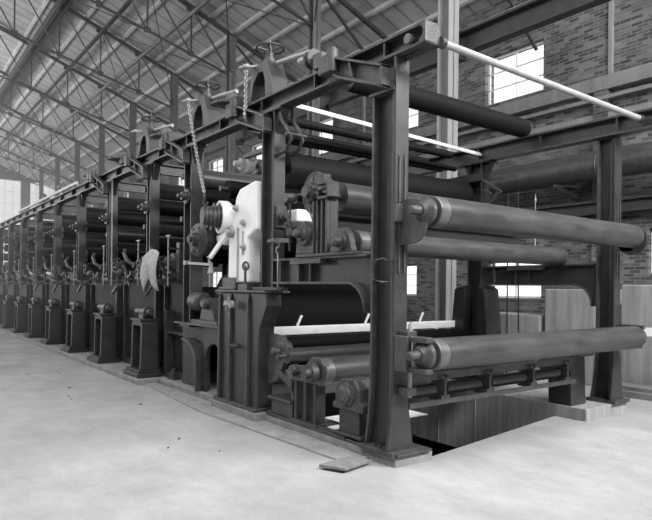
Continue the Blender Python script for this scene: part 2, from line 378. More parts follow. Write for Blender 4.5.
# ------------------------------------------------------------ machine frame
def column(x0, x1, y0, y1, z0, z1, zback, label, slot=True, m='iron', group='machine columns'):
    xm = (x0+x1)/2; w = x1-x0
    t = T('machine_column', label, 'column', (xm, (y0+y1)/2, z0), group)
    f = MB(); prof = [(x0, z1), (x0, z0+.75), (x0-.01, z0+.5), (x0-.03, z0+.25), (x0-.06, z0), (x1+.10, z0), (x1+.06, z0+.25), (x1+.015, z0+.5), (x1, z0+.75), (x1, z1)]
    f.prism('Y', prof, y0, y0+.035); P(t, 'front_flange', f, M[m], .006)
    f = MB()
    def curve(y):  # rear flange sweeps back at the foot
        return [(y, zback), (y, z0+.8), (y+.01, z0+.5), (y+.03, z0+.25), (y+.07, z0)]
    a = curve(y1-.03); c = [(p+.03, q) for p, q in a]
    f.prism('X', a+c[::-1], x0, x1); P(t, 'rear_flange', f, M['iron_mid'], .005)
    f = MB(); f.prism('X', [(y0+.03, z1 if zback > z1-.4 else z1), (y0+.1, zback), (y1-.02, zback)]+[(p, q) for p, q in a[1:]]+[(y0+.03, z0)], xm-.02, xm+.02)
    P(t, 'web', f, M['iron_dark'])  # web darkened, rear flange and bead lightened, imitating recess shade and lit edges
    P(t, 'bead', MB().box(xm-.06, xm-.02, y0+.05, y0+.075, z0, zback), M['iron_mid'])
    P(t, 'foot_plate', MB().box(x0-.06, x1+.16, y0-.06, y1+.08, z0-.03, z0+.015), M['iron_mid'], .005)
    f = MB(); f.box(x0-.01, x1+.0, y0+.02, y1+.04, zback, zback+.03); P(t, 'shoulder_cap', f, M['iron_mid'], .004)
    f = MB()
    for s in (y0+.15, y1-.1): f.bolt((x0-.02, s, z0+.015), (0, 0, 1), .02, .03)
    PS(t, 'foot_bolt', f, M['iron_mid'])
    if slot:
        f = MB(); f.box(xm-.012, xm+.012, y0-.004, y0+.01, 1.78, 2.74)
        P(t, 'slot', f, M['iron_dark'], label='dark narrow vertical slot')
        f = MB(); f.box(xm-.045, xm-.022, y0-.012, y0, 1.74, 2.8); f.box(xm+.022, xm+.045, y0-.012, y0, 1.74, 2.8)
        PS(t, 'slot_rail', f, M['iron_mid'])
    return t
YB = [2.12, 4.42, 6.08, 8.3, 10.55, 12.8, 15.05, 17.3, 19.55, 21.8, 24.05]
A = column(.0, .165, .06, .385, .12, 3.7, 3.40, 'tall cast iron column nearest the camera at the machine corner')
column(3.86, 4.02, .04, .29, .18, 3.6, 3.58, 'tall cast iron column at far right, the rear corner of the frame')
# plate under near column
S('sole_plate', 'thick square sole plate under the nearest column', 'base plate', MB().prism('Z', [(-.02, -.03), (.42, -.03), (.42, .72), (-.02, .72)], .0902, .119), M['iron_mid'], bevel=.006)
S('base_rail', 'long flat iron rail along the foundation edge beneath stand and gearbox', 'base plate', MB().box(-.02, .3, .73, 2.22, .0902, .125).box(-.0, .04, .73, 2.22, .125, .14), M['iron_mid'], bevel=.004)
# front and rear top beams
def top_beam(x, label, z0=3.71, z1=3.9, y0=-.27, y1=24.3, s=1):
    t = T('top_beam', label, 'beam', (x, y0, z0))
    f = MB(); f.box(x-.09, x+.09, y0, y1, z0, z0+.025); f.box(x-.09, x+.09, y0, y1, z1-.025, z1); PS(t, 'flange', f, M['iron_mid'])
    P(t, 'web', MB().box(x-.01, x+.01, y0, y1, z0, z1), M['iron'])
    f = MB(); y = y0+.5
    while y < y1: f.box(x-.08, x-.01, y, y+.02, z0+.025, z1-.025); y += 1.1
    PS(t, 'stiffener', f, M['iron'])
    e = MB(); e.prism('X', [(y0-.03, z0-.005), (y0+.12, z0-.005), (y0+.05, z0+.04), (y0+.015, z0+.08), (y0+.015, z1-.06), (y0+.05, z1-.03), (y0+.12, z1+.005), (y0-.03, z1+.005)], x-.1, x+.1); P(t, 'end_casting', e, M['iron_mid'], .02)
    return t
top_beam(.09, 'long top beam along the front of the machine at upper centre')
top_beam(3.89, 'long top beam along the rear of the machine at upper right', 3.6, 3.84, -.5)
# rear beam fillets at the posts
def side_beam(xa, xb, y0, y1, label, zt_=1.93, zb_=1.64):
    t = T('side_beam', label, 'beam', ((xa+xb)/2, (y0+y1)/2, zb_))
    r = .26; pts = [(y0, zb_-.28), (y0+.03, zb_-.28)]
    for k in range(7):
        a = PI/2*k/6; pts.append((y0+.03+r*(1-math.cos(a)), zb_-.28+.28*math.sin(a)))
    pts += [(y1-.02, zb_), (y1, zb_), (y1, zt_), (y0, zt_)]
    xm = (xa+xb)/2
    P(t, 'web', MB().prism('X', pts, xm-.015, xm+.015), M['iron'])
    f = MB(); f.box(xa, xb, y0, y1, zt_-.025, zt_); P(t, 'top_flange', f, M['iron_mid'], .004)
    f = MB(); lo = [p for p in pts[1:-3]]
    f.prism('X', lo+[(p, q+.025) for p, q in lo[::-1]], xa, xb); P(t, 'bottom_flange', f, M['iron_mid'])
    f = MB()
    for k in (.55, .68, .9): y = y0+(y1-y0)*k; f.box(xa+.01, xm, y, y+.02, zb_, zt_-.02)
    f.box(xa-.02, xa+.08, y0+(y1-y0)*.42, y0+(y1-y0)*.76, zt_-.07, zt_-.025)
    PS(t, 'rib', f, M['iron_mid'])
side_beam(.0, .17, .45, 2.14, 'heavy side beam with rounded corners joining near column to white-machine post')
side_beam(3.86, 4.0, .33, 2.1, 'matching rear side beam behind the rollers at right', 1.96, 1.67)

# posts B.. along the front and rear
def post(x0, x1, y0, y1, z0, z1, label, group, m='iron'):
    xm = (x0+x1)/2
    t = T('frame_post', label, 'post', (xm, (y0+y1)/2, z0), group)
    P(t, 'front_flange', MB().box(x0, x1, y0, y0+.03, z0, z1), M[m], .005)
    P(t, 'rear_flange', MB().box(x0, x1, y1-.03, y1, z0, z1), M[m], .005)
    P(t, 'web', MB().box(xm-.02, xm+.02, y0+.03, y1-.03, z0, z1), M[m])
    f = MB(); f.prism('X', [(y0-.14, z1), (y0, z1-.3), (y0, z1)], xm-.05, xm+.05); f.prism('X', [(y1+.14, z1), (y1, z1-.3), (y1, z1)], xm-.05, xm+.05)
    f.box(x0-.01, x1+.01, y0-.14, y1+.14, z1-.03, z1-.002); P(t, 'head_bracket', f, M[m], .004)
    f = MB(); f.box(x0-.03, x1+.03, y0-.04, y1+.04, z0, z0+.03); P(t, 'foot', f, M[m])
    return t
p0 = post(.0, .16, 2.12, 2.4, 1.565, 3.709, 'dark post rising from the tall ribbed pedestal beside the white machine', 'front posts')
names = ['behind the chain and black pulley', 'left of the long white valve rod', 'beside the hanging grey rag']
for i, y in enumerate(YB[1:]):
    lab = ('dark front frame post ' + names[i]) if i < 3 else 'dark front frame post, %s from the near end, beyond the hanging rag' % ORD[i+1]
    post(.0, .2 if i == 0 else .17, y, y+(.26 if i == 0 else .16), 1.0 if i == 0 else 1.72, 3.709, lab, 'front posts', 'iron')
for i, y in enumerate(YB):
    post(3.8, 4.0, y, y+.26, .151, 3.599, 'dark rear frame post, %s from the near end across the machine' % ORD[i], 'rear posts', 'iron_dark')
    S('post_pedestal', 'broad dark casting around the foot of the %s rear post' % ORD[i], 'casting', MB().prism('X', [(y-.25, .151), (y-.12, 1.6), (y-.005, 1.66), (y-.005, .151)], 3.72, 4.08).prism('X', [(y+.265, .151), (y+.265, 1.66), (y+.45, 1.6), (y+.6, .151)], 3.72, 4.08), M['iron_dark'], 'rear pedestals')
# knee arms from beam to post heads
def knee(y0, label, L=.72):
    t = T('bracket_arm', label, 'bracket', (.0, y0, 3.5), 'bracket arms')
    f = MB(); f.prism('X', [(y0+.02, 3.44), (y0+.02, 3.6), (y0+L, 3.88), (y0+L, 3.72), (y0+L-.1, 3.66)], -.045, -.015); P(t, 'web', f, M['iron_mid'])
    f = MB(); f.prism('X', [(y0, 3.6), (y0, 3.625), (y0+L, 3.905), (y0+L, 3.88)], -.11, -.0); f.prism('X', [(y0, 3.42), (y0, 3.445), (y0+L-.1, 3.68), (y0+L, 3.735), (y0+L, 3.71), (y0+L-.1, 3.655)], -.11, -.0)
    PS(t, 'flange', f, M['iron_mid'], .003)
    f = MB(); f.box(-.11, -.0, y0-.0, y0+.025, 3.42, 3.62); f.prism('X', [(y0+.42, 3.63), (y0+.44, 3.63), (y0+.49, 3.78), (y0+.47, 3.78)], -.1, -.03); PS(t, 'end_plate', f, M['iron_mid'])
    f = MB().lathe((-.09, y0+L+.03, 3.76), (0, 0, 1), [(0, .05), (.0, .06), (.22, .06), (.22, .04), (.24, .04)], 16); f.box(-.11, .0, y0+L+.07, y0+L+.25, 3.78, 3.96); P(t, 'pivot_lug', f, M['iron_mid'], .004)
knee(.14, 'flanged bracket arm from the top beam down to the nearest column')
for i, y in enumerate(YB[:4]): knee(y+.06, 'flanged bracket arm just beyond the head of the %s front post' % ORD[i])

# pedestal under post B
pd = T('machine_pedestal', 'tall ribbed cast pedestal under the white machine, facing the floor aisle', 'pedestal', (.0, 2.8, .11))
b = MB(); b.prism('X', [(2.12, 1.53), (2.12, 1.38), (2.27, 1.12), (2.31, .9), (2.31, .111), (3.3, .111), (3.27, 1.53)], -.08, .13)
P(pd, 'body', b, M['iron'], .012)
P(pd, 'top_plate', MB().box(-.13, .22, 2.08, 3.36, 1.53, 1.56), M['iron_mid'], .008)
P(pd, 'foot_flange', MB().box(-.135, .2, 2.27, 3.38, .1105, .15), M['iron_mid'], .006)
b = MB()
for y in (2.5, 2.95, 3.24): b.prism('Y', [(-.08, 1.52), (-.115, 1.45), (-.13, .15), (-.08, .15)], y, y+.035)
PS(pd, 'rib', b, M['iron_mid'], .005)
b = MB().lathe((-.08, 2.78, .86), (-1, 0, 0), [(0, .03), (.14, .03), (.14, .02), (.16, .02)], 12); P(pd, 'stud', b, M['iron_mid'])
b = MB().lathe((-.13, 2.86, 1.38), (-1, 0, 0), [(0, .05), (.03, .05), (.03, .02), (.12, .02)], 14)
for k in range(4): b.bar((-.2, 2.86, 1.38), (-.2, 2.86+.09*math.cos(k*PI/2+.4), 1.38+.09*math.sin(k*PI/2+.4)), .022)
P(pd, 'handle_knob', b, M['pale_pipe'], label='bright four-armed knob')
# lever tray on pedestal
lv = T('lever_tray', 'flat pointed iron lever lying on the pedestal top with a hook chain', 'lever', (.3, 2.1, 1.56))
P(lv, 'arm', MB().prism('Z', [(.0, 1.93), (.1, 1.95), (.14, 2.119), (-.002, 2.119)], 1.562, 1.60).prism('Z', [(-.1, 2.42), (-.002, 2.42), (-.002, 1.93), (-.05, 1.95)], 1.562, 1.6), M['iron_mid'], .005)
P(lv, 'pin', MB().cyl((.04, 2.02, 1.54), (.04, 2.02, 1.66), .02, 12), M['iron_mid'])

# hook chain by side beam
hk = T('hook_rod', 'thin hook and rod hanging between post and side beam', 'hook', (-.06, 1.9, 1.6))
P(hk, 'rod', MB().tube([(-.06, 1.92, 1.6), (-.06, 1.92, 1.98)], .008, 6), M['pale_pipe'])
P(hk, 'hook', MB().tube([(-.06, 1.92, 1.98), (-.06, 1.96, 2.01), (-.06, 1.95, 2.05), (-.06, 1.91, 2.06), (-.06, 1.89, 2.1), (-.06, 1.92, 2.13), (-.06, 1.95, 2.11)], .011, 6), M['pale_pipe'])
P(hk, 'bracket', MB().bar((-.06, 1.97, 2.14), (-.06, 1.65, 2.12), .03, .05).box(-.08, .0, 1.96, 2.12, 2.12, 2.16), M['iron_mid'])

# ------------------------------------------------------------ rolls
def roll(y, z, r, x0, x1, label, m='roll', bands=True, group='machine rolls', n=32, j=.12, name='machine_roll'):
    t = T(name, label, 'roll', ((x0+x1)/2, y, z-r), group)
    bw = .12 if bands else 0
    P(t, 'shell', MB().lathe((x0+bw, y, z), (1, 0, 0), [(0, r), (x1-x0-bw-(.03 if bands else 0), r)], n), M[m])
    if bands:
        PS(t, 'end_band', MB().lathe((x0, y, z), (1, 0, 0), [(0, r*.4), (0, r*.93), (.012, r*.985), (bw-.002, r*.985)], n), M['steel'], label='bare shiny metal band')
        PS(t, 'end_band', MB().lathe((x1-.03, y, z), (1, 0, 0), [(.001, r*.985), (.018, r*.985), (.03, r*.93), (.03, r*.4)], n), M['steel'], label='bare shiny metal band')
    P(t, 'journal', MB().lathe((x0-j, y, z), (1, 0, 0), [(0, r*.3), (j+.0, r*.3)], 14), M['iron_mid'])
    P(t, 'journal', MB().lathe((x1, y, z), (1, 0, 0), [(0, r*.3), (j*.45, r*.3)], 14), M['iron_mid'])
    return t
roll(-.22, 2.277, .143, .16, 3.80, 'long rubber roll at head height across the front, nearest the camera', j=.1)
roll(-.22, 1.022, .143, .17, 3.87, 'lowest large roll across the front with shiny near end', j=.12)
roll(1.40, 3.96, .132, .4, 3.87, 'dark roll just below the pale pipe at upper right', 'roll_dark')
roll(2.47, 3.08, .225, .33, 3.76, 'thick black roll crossing behind the nearest column', 'roll_dark', False)
roll(1.30, 2.60, .160, .33, 3.76, 'grey roll behind the geared stand, under the thick black roll', 'roll', False)
roll(1.55, 2.33, .12, .34, 3.8, 'grey roll half hidden below the head-height roll', 'roll_grey', False)
roll(.80, 2.063, .122, .14, 3.86, 'roll resting on the geared stand bearing with bright near end', 'roll', j=.1)
roll(1.15, .722, .148, -.03, 3.7, 'low roll carried on the small open stand near the pedestal', 'roll_grey', j=.1)
roll(1.75, .83, .085, -.04, 3.7, 'slim low roll beside the low roll on the small open stand', 'roll_grey', False)
roll(2.5, .88, .10, .18, 3.7, 'black low roll just beneath the pale felt bar', 'roll_dark', False)
# dark drying cylinder and felt inside the arch
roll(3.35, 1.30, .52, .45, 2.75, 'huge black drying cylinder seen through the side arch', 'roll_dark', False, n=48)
S('felt_bar', 'long pale bar lying crosswise inside the side arch', 'bar', MB().box(.16, 3.75, 2.56, 2.64, .985, 1.095), M['felt'], bevel=.01)
for k, x in enumerate((.68, 1.85, 2.95)):
    S('felt_peg', 'short white slanted peg on the pale bar, %s from the pedestal' % ORD[k], 'peg', MB().bar((x, 2.6, 1.10), (x+.05, 2.57, 1.24), .02, .03), M['felt'], 'pegs on the pale bar')
S('paper_web', 'white strip of paper lying low behind the small open stand', 'paper', MB().box(.06, 1.4, .95, 1.12, .1405, .146).box(.3, 1.4, 1.12, 1.5, .1405, .146), M['felt'])
S('grating_plate', 'dark curved plate in the pit beside the gearbox stand', 'plate', MB().prism('Y', [(.42, .0), (.6, .06), (.8, .07), (1.0, .0), (1.0, -.02), (.42, -.02)], .75, 1.5), M['iron_dark'])

# bearings on near column
def disc_bearing(x, y, z, label, r=.12, big=True):
    t = T('roll_bearing', label, 'bearing', (x, y, z-r), 'column roll bearings')
    P(t, 'housing', MB().lathe((x-.05, y, z), (1, 0, 0), [(0, .035), (0, .06), (.03, .085), (.06, r), (.1, r), (.1, r*.8), (.115, r*.8)], 28), M['iron_mid'])
    P(t, 'shaft_nose', MB().lathe((x-.16, y, z), (1, 0, 0), [(0, .03), (.01, .04), (.12, .045)], 16), M['iron_mid'])
    return t
D1 = disc_bearing(.07, -.22, 2.277, 'round bearing holding the head-height roll to the nearest column')
f = MB(); pts = []
for k in range(13): a = -PI/2+PI*k/12; pts.append((-.1-.19*math.cos(a)*.9, 2.2+.2*math.sin(a)))
f.prism('X', [(.058, 1.99), ]+pts+[(.058, 2.4)], .06, .085); P(D1, 'mounting_plate', f, M['iron_mid'], .004, 'D-shaped plate')
f = MB().box(-.02, .14, .02, .055, 2.2, 2.36); P(D1, 'slide_block', f, M['iron_mid'], .004)
D2 = disc_bearing(.07, -.22, 1.022, 'round bearing holding the lowest large roll to the nearest column', .125)
f = MB(); f.box(.03, .12, -.31, -.05, 1.13, 1.18); f.box(.03, .12, -.31, -.05, .86, .905); f.box(.0, .07, -.1, .055, .86, 1.18); PS(D2, 'clamp_arm', f, M['iron_mid'], .008)
ad = T('adjusting_screw', 'vertical adjusting screw with blocks on the nearest column foot', 'screw', (.08, -.01, .7))
P(ad, 'screw', MB().cyl((.12, -.03, .62), (.12, -.03, 1.28), .02, 12), M['pale_pipe'])
f = MB(); f.box(.05, .165, -.07, .055, .64, .71).box(.05, .165, -.07, .055, 1.16, 1.22); PS(ad, 'guide_block', f, M['iron_mid'], .006)
P(ad, 'top_handle', MB().bar((.12, -.03, 1.29), (.45, -.05, 1.24), .02, .02), M['pale_pipe'])
D3 = T('roll_bearing', 'round bearing plate at the far end of the head-height roll', 'bearing', (3.9, -.1, 2.08), 'column roll bearings')
P(D3, 'mounting_plate', MB().lathe((3.84, -.19, 2.23), (1, 0, 0), [(0, .185), (.02, .185)], 28).box(3.84, 3.87, -.19, .035, 2.1, 2.36), M['iron_mid'])
D4 = T('roll_bearing', 'bearing at the far end of the lowest large roll', 'bearing', (4.0, -.1, .88), 'column roll bearings')
P(D4, 'housing', MB().lathe((3.90, -.22, 1.022), (1, 0, 0), [(0, .12), (.03, .12), (.05, .07), (.1, .06)], 24), M['iron_mid'])
P(D4, 'clamp_arm', MB().box(3.92, 3.97, -.3, .035, 1.12, 1.17), M['iron_mid'])
P(D4, 'clamp_arm', MB().box(3.94, 3.99, -.26, .035, .88, .93), M['iron_mid'])
P(D4, 'adjusting_rod', MB().cyl((3.95, 0, .95), (3.95, 0, 1.42), .014), M['iron_mid'])
# handle on near column -X face
hd = T('grab_handle', 'small bent grab handle on the side of the nearest column', 'handle', (-.0, .3, 1.65))
P(hd, 'bail', MB().tube([(-.0, .12, 1.84), (-.08, .12, 1.87), (-.09, .22, 1.86), (-.09, .25, 1.68), (-.08, .15, 1.66), (-.0, .12, 1.66)], .009, 6), M['iron_mid'])

# top pale pipe with end sockets, roof corner casting
tp = T('tie_pipe', 'long pale pipe tying the front and rear top corners, highest on the right', 'pipe', (2, -.28, 3.7))
P(tp, 'pipe', MB().cyl((.19, -.3, 3.745), (3.79, -.3, 3.725), .034, 16), M['pale_pipe'])
PS(tp, 'collar', MB().lathe((3.74, -.3, 3.725), (1, 0, 0), [(0, .05), (.06, .05)], 16).lathe((.17, -.3, 3.745), (1, 0, 0), [(0, .05), (.05, .05)], 16), M['iron_mid'])
S('beam_bolt', 'bright round bolt head on the near end of the front top beam', 'bolt', MB().lathe((.07, -.1, 3.79), (-1, 0, 0), [(0, .03), (.06, .03), (.06, .045), (.1, .045)], 10), M['steel'])

# ------------------------------------------------------------ geared stand on side beam
gs = T('geared_stand', 'ribbed stand on the side beam carrying two gear housings and a roll bearing', 'machine stand', (.08, 1.1, 1.93))
b = MB(); b.box(-.02, .24, .62, 1.62, 1.931, 1.965); P(gs, 'base_flange', b, M['iron_mid'], .005)
b = MB(); b.box(.02, .12, 1.04, 1.30, 1.965, 2.52)
for y in (1.04, 1.12, 1.2, 1.27): b.box(-.03, .02, y, y+.03, 1.965, 2.52)
P(gs, 'ribbed_column', b, M['iron_mid'], .006)
b = MB(); pts = [(1.62, 2.0), (1.58, 2.28), (1.45, 2.32), (1.3, 2.28), (1.3, 1.965), (1.62, 1.965)]; b.prism('X', pts, -.02, .14); P(gs, 'lower_housing', b, M['iron_mid'], .012)
b = MB().lathe((-.02, 1.44, 2.18), (-1, 0, 0), [(0, .13), (.04, .12), (.04, .08), (.08, .07), (.08, .05), (.13, .05), (.15, .03)], 24); P(gs, 'lower_cap', b, M['iron_mid'])
g = MB(); g.lathe((.18, 1.36, 2.62), (-1, 0, 0), [(0, .20), (.14, .20), (.16, .17), (.16, .12), (.22, .10), (.22, .06), (.27, .06)], 32); P(gs, 'upper_gear_housing', g, M['iron_mid'])
g = MB().torus((.06, 1.36, 2.62), (1, 0, 0), .215, .022, 32, 8); P(gs, 'gear_rim', g, M['iron_mid'])
g = MB()
for k in range(8): a = k*PI/4; g.bolt((.03, 1.36+.15*math.cos(a), 2.62+.15*math.sin(a)), (-1, 0, 0), .015, .02)
PS(gs, 'housing_bolt', g, M['iron_mid'])
b = MB(); b.box(-.05, .1, 1.0, 1.03, 2.52, 2.69).box(-.05, .1, 1.17, 1.2, 2.52, 2.69).box(-.05, .1, 1.0, 1.2, 2.52, 2.55).box(-.05, .1, 1.0, 1.2, 2.67, 2.7); b.box(.0, .1, 1.14, 1.24, 2.7, 2.8)
P(gs, 'slide_box', b, M['iron_mid'], .008)
P(gs, 'slide_screw', MB().cyl((-.02, 1.2, 2.6), (-.02, 1.62, 2.62), .014, 10).lathe((.1, 1.1, 2.63), (-1, 0, 0), [(0, .05), (.12, .05), (.12, .02), (.18, .02)], 14), M['steel'])
P(gs, 'crank_rod', MB().cyl((-.1, 1.62, 2.0), (-.1, 1.62, 2.6), .011, 8).lathe((-.16, 1.62, 2.58), (1, 0, 0), [(0, .05), (.1, .06), (.14, .04)], 14).lathe((-.1, 1.62, 2.2), (0, 0, 1), [(-.05, .02), (-.03, .04), (.03, .04), (.05, .02)], 12), M['iron_mid'])
b = MB(); b.prism('X', [(.64, 1.965), (1.0, 1.965), (.93, 2.15), (.86, 2.2), (.76, 2.2), (.7, 2.14)], -.02, .05); P(gs, 'bearing_bracket', b, M['iron_mid'], .006)
P(gs, 'bearing_cap', MB().lathe((-.14, .8, 2.063), (1, 0, 0), [(0, .03), (.02, .05), (.08, .06), (.08, .085), (.13, .09), (.16, .09)], 20), M['iron_mid'])
b = MB(); b.tube([(-.06, 1.28, 2.75), (-.08, 1.36, 2.6), (-.08, 1.3, 2.45), (-.06, 1.24, 2.3), (-.04, 1.22, 2.1)], .008, 6); P(gs, 'oil_pipe', b, M['iron_mid'])
S('beam_plate', 'small bearing plate with four bolts on the white-machine post', 'bearing', MB().box(.02, .17, 2.085, 2.119, 2.3, 2.56).lathe((.1, 2.085, 2.43), (0, -1, 0), [(0, .06), (.06, .06), (.06, .04), (.12, .04)], 16), M['iron_mid'], bevel=.006)

# ------------------------------------------------------------ low stands
ls = T('open_stand', 'small open iron stand under the low roll bearing', 'stand', (.08, 1.35, .125))
P(ls, 'foot', MB().box(-.02, .16, 1.21, 1.68, .1255, .15), M['iron_mid'], .004)
b = MB()
for y in (1.24, 1.42, 1.6): b.box(.0, .13, y, y+.05, .15, .58)
PS(ls, 'upright', b, M['iron'], .006)
P(ls, 'top_plate', MB().box(-.02, .15, 1.21, 1.68, .58, .61), M['iron_mid'], .004)
P(ls, 'pillow_block', MB().prism('X', [(1.22, .61), (1.42, .61), (1.34, .78), (1.24, .87), (1.08, .87), (1.02, .8), (1.05, .66)], -.06, .02).lathe((-.22, 1.15, .722), (1, 0, 0), [(0, .03), (.0, .05), (.06, .06), (.06, .09), (.13, .1)], 20), M['iron_mid'], .006)
P(ls, 'lever', MB().bar((-.02, 1.3, .74), (-.02, 1.66, .7), .05, .07).lathe((-.08, 1.6, .7), (1, 0, 0), [(0, .05), (.08, .06)], 14), M['iron_mid'], .006)
S('drip_box', 'low riveted iron box between the pedestal and the small open stand', 'box', MB().box(.0, .3, 1.68, 2.12, .1255, .30).box(-.03, .33, 1.68, 2.16, .30, .33), M['iron_mid'], bevel=.006)
wr = T('tension_wheel', 'small ribbed worm wheel bearing beside the pedestal foot', 'bearing', (.02, 2.1, .6))
P(wr, 'wheel', MB().lathe((.16, 2.0, .86), (-1, 0, 0), [(0, .10), (.04, .13), (.12, .13), (.14, .09), (.14, .05), (.22, .05), (.24, .03)], 24), M['iron_mid'])
P(wr, 'bracket', MB().prism('X', [(2.235, .7), (2.235, 1.05), (1.95, 1.03), (1.9, .75), (2.05, .5), (2.26, .45)], .03, .1), M['iron_mid'], .008)
P(wr, 'teeth', MB().torus((.08, 2.0, .86), (1, 0, 0), .125, .018, 24, 6), M['iron_mid'])
P(wr, 'arm', MB().bar((.04, 2.05, .62), (.04, 1.72, .5), .05, .08).bar((.05, 1.7, .34), (.05, 1.85, .66), .05, .06), M['iron_mid'], .006)
gb = T('gearbox_stand', 'squat gearbox with round cover on a short stand beside the nearest column', 'gearbox', (.06, .65, .12))
P(gb, 'foot', MB().box(-.02, .26, .50, .92, .1402, .17), M['iron_mid'], .005)
b = MB(); b.box(.0, .22, .55, .86, .17, .4)
P(gb, 'stand', b, M['iron'], .008)
b = MB(); b.prism('X', [(.47, .40), (.93, .40), (.93, .46), (.89, .46), (.89, .62), (.80, .70), (.60, .72), (.52, .62), (.52, .5), (.47, .48)], -.03, .24); P(gb, 'housing', b, M['iron_mid'], .012)
b = MB().lathe((-.03, .70, .56), (-1, 0, 0), [(0, .12), (.02, .12), (.03, .09), (.05, .085), (.065, .05)], 28); P(gb, 'round_cover', b, M['iron_mid'])
b = MB()
for k in range(6): a = k*PI/3+.3; b.bolt((-.05, .70+.105*math.cos(a), .56+.105*math.sin(a)), (-1, 0, 0), .011, .012)
PS(gb, 'cover_bolt', b, M['iron_mid'])

gb.location = (gb.location.x, gb.location.y-.02, gb.location.z-.0)
# spreader bar with rails and segment rolls
sp = T('spreader_rails', 'pair of long rails with bracketed segment rolls under the lowest large roll', 'rail frame', (1.8, .2, .5))
PS(sp, 'upper_rail', MB().box(.2, 3.0, .10, .16, .76, .79).box(.2, 3.0, .10, .12, .72, .76), M['iron_mid'])
PS(sp, 'lower_rail', MB().box(.2, 3.0, .05, .15, .49, .515).box(.2, 3.0, .05, .07, .515, .54), M['iron_mid'])
P(sp, 'back_rail', MB().box(.2, 3.0, .22, .26, .82, .86), M['iron'])
for k, (a, c) in enumerate([(.2, .62), (.78, 1.3), (1.48, 2.08), (2.25, 2.75)]):
    q = P(sp, 'segment_roll', MB().lathe((a, .16, .62), (1, 0, 0), [(0, .03), (0, .062), (c-a, .062), (c-a, .03)], 18), M['roll_grey'])
for x in (.70, 1.39, 2.16, 2.84):
    P(sp, 'bracket', MB().box(x-.06, x+.06, .06, .24, .515, .57).box(x-.02, x+.02, .06, .24, .57, .76).box(x-.06, x+.06, .06, .26, .73, .76), M['iron_mid'], .005)
es = T('rail_end_stand', 'small dark stand carrying the right end of the rails', 'stand', (3.45, .3, .17))
P(es, 'body', MB().prism('Y', [(3.22, .1505), (3.56, .1505), (3.52, .78), (3.2, .78), (3.0, .74), (3.0, .6), (3.2, .58)], .24, .56), M['iron'], .01)
P(es, 'cap', MB().lathe((3.2, .2, .84), (1, 0, 0), [(0, .05), (.05, .08), (.2, .08), (.22, .05)], 18).box(3.18, 3.54, .12, .46, .78, .82), M['iron_mid'], .006)

# rear bracket on post B'
rb = T('rear_bearing_arm', 'triangular bearing arm on the rear post above the head-height roll', 'bracket', (3.8, 2.05, 2.9))
P(rb, 'arm', MB().bar((3.83, 2.11, 3.3), (3.83, 1.78, 3.08), .05, .04).bar((3.83, 1.8, 3.1), (3.83, 2.1, 2.85), .05, .04).bar((3.83, 2.1, 3.15), (3.83, 1.95, 3.06), .05, .04), M['iron_mid'], .006)
P(rb, 'strut', MB().bar((3.9, 2.1, 3.32), (3.9, 1.5, 3.28), .04, .06), M['iron_mid'])
S('oil_cup', 'tall slender oil cup standing above the head-height roll', 'oil cup', MB().lathe((3.88, 1.22, 1.98), (0, 0, 1), [(0, .03), (.06, .03), (.1, .012), (.6, .006), (.88, .006), (.92, .016), (.96, .006), (1.0, .005)], 12), M['pale_pipe'])

# cross bars high between front and rear (felt bar and thin rolls)
S('white_cross_bar', 'bright pale flat bar spanning the machine below the top beam', 'bar', MB().bar((.12, 2.2, 3.83), (3.88, 2.2, 3.72), .03, .05), M['felt'])
for k, (y, z, r) in enumerate([(2.75, 3.80, .06), (2.95, 3.62, .07), (3.25, 3.78, .05), (2.65, 3.55, .04)]):
    roll(y, z, r, .3, 3.78, 'slim dark roll high under the top beam, %s behind the bright bar' % ORD[k], 'roll_dark', False, 'slim high rolls', 16)

ca = T('curved_link', 'pair of curved link arms hanging from the top beam beside the white-machine post', 'link', (.1, 1.95, 3.2))
for dx in (.0, .16):
    P(ca, 'link_arm', MB().tube([(.05+dx, 2.05, 3.709), (.05+dx, 2.03, 3.55), (.05+dx, 1.9, 3.42), (.05+dx, 1.84, 3.3), (.05+dx, 1.93, 3.2), (.05+dx, 2.08, 3.17)], .028, 8), M['iron_mid'])
P(ca, 'cross_pin', MB().cyl((.0, 1.86, 3.36), (.28, 1.86, 3.36), .022, 10), M['iron_mid'])
# ------------------------------------------------------------ white machine
wm = T('white_machine', 'white enamelled drive unit with round hooded head on the tall pedestal', 'machine', (.1, 2.8, 1.56))
P(wm, 'foot_block', MB().box(-.08, .2, 2.88, 3.24, 1.561, 1.72).box(-.12, .24, 2.84, 3.28, 1.561, 1.6), M['iron_mid'], .01)
b = MB(); b.prism('X', [(2.62, 1.65), (3.14, 1.65), (3.12, 2.3), (3.16, 2.42), (3.1, 2.58), (2.98, 2.6), (2.94, 2.74), (2.84, 2.84), (2.45, 2.9), (2.42, 2.3), (2.62, 2.2)], -.06, .14); P(wm, 'body', b, M['white'], .03)
P(wm, 'cross_cover', MB().box(.24, .72, 1.98, 2.45, 2.38, 2.53), M['white'], .02)
P(wm, 'head_ring', MB().lathe((-.0, 3.2, 2.51), (-1, .2, 0), [(0, .12), (.0, .19), (.04, .215), (.15, .215), (.15, .18), (.1, .16)], 32).bar((.04, 3.0, 2.5), (-.04, 3.2, 2.5), .12, .3), M['white'])
b = MB(); prof = [(0, .165)]
for k in range(7): prof += [(.02+k*.05, .165-.008*k), (.045+k*.05, .165-.008*k), (.045+k*.05, .145-.008*k), (.06+k*.05, .145-.008*k)]
b.lathe((-.1, 3.22, 2.51), (-1, .2, 0), [(t_, r_*.95) for t_, r_ in prof[:22]], 28); P(wm, 'ribbed_drum', b, M['iron_mid'], label='dark ribbed drum')
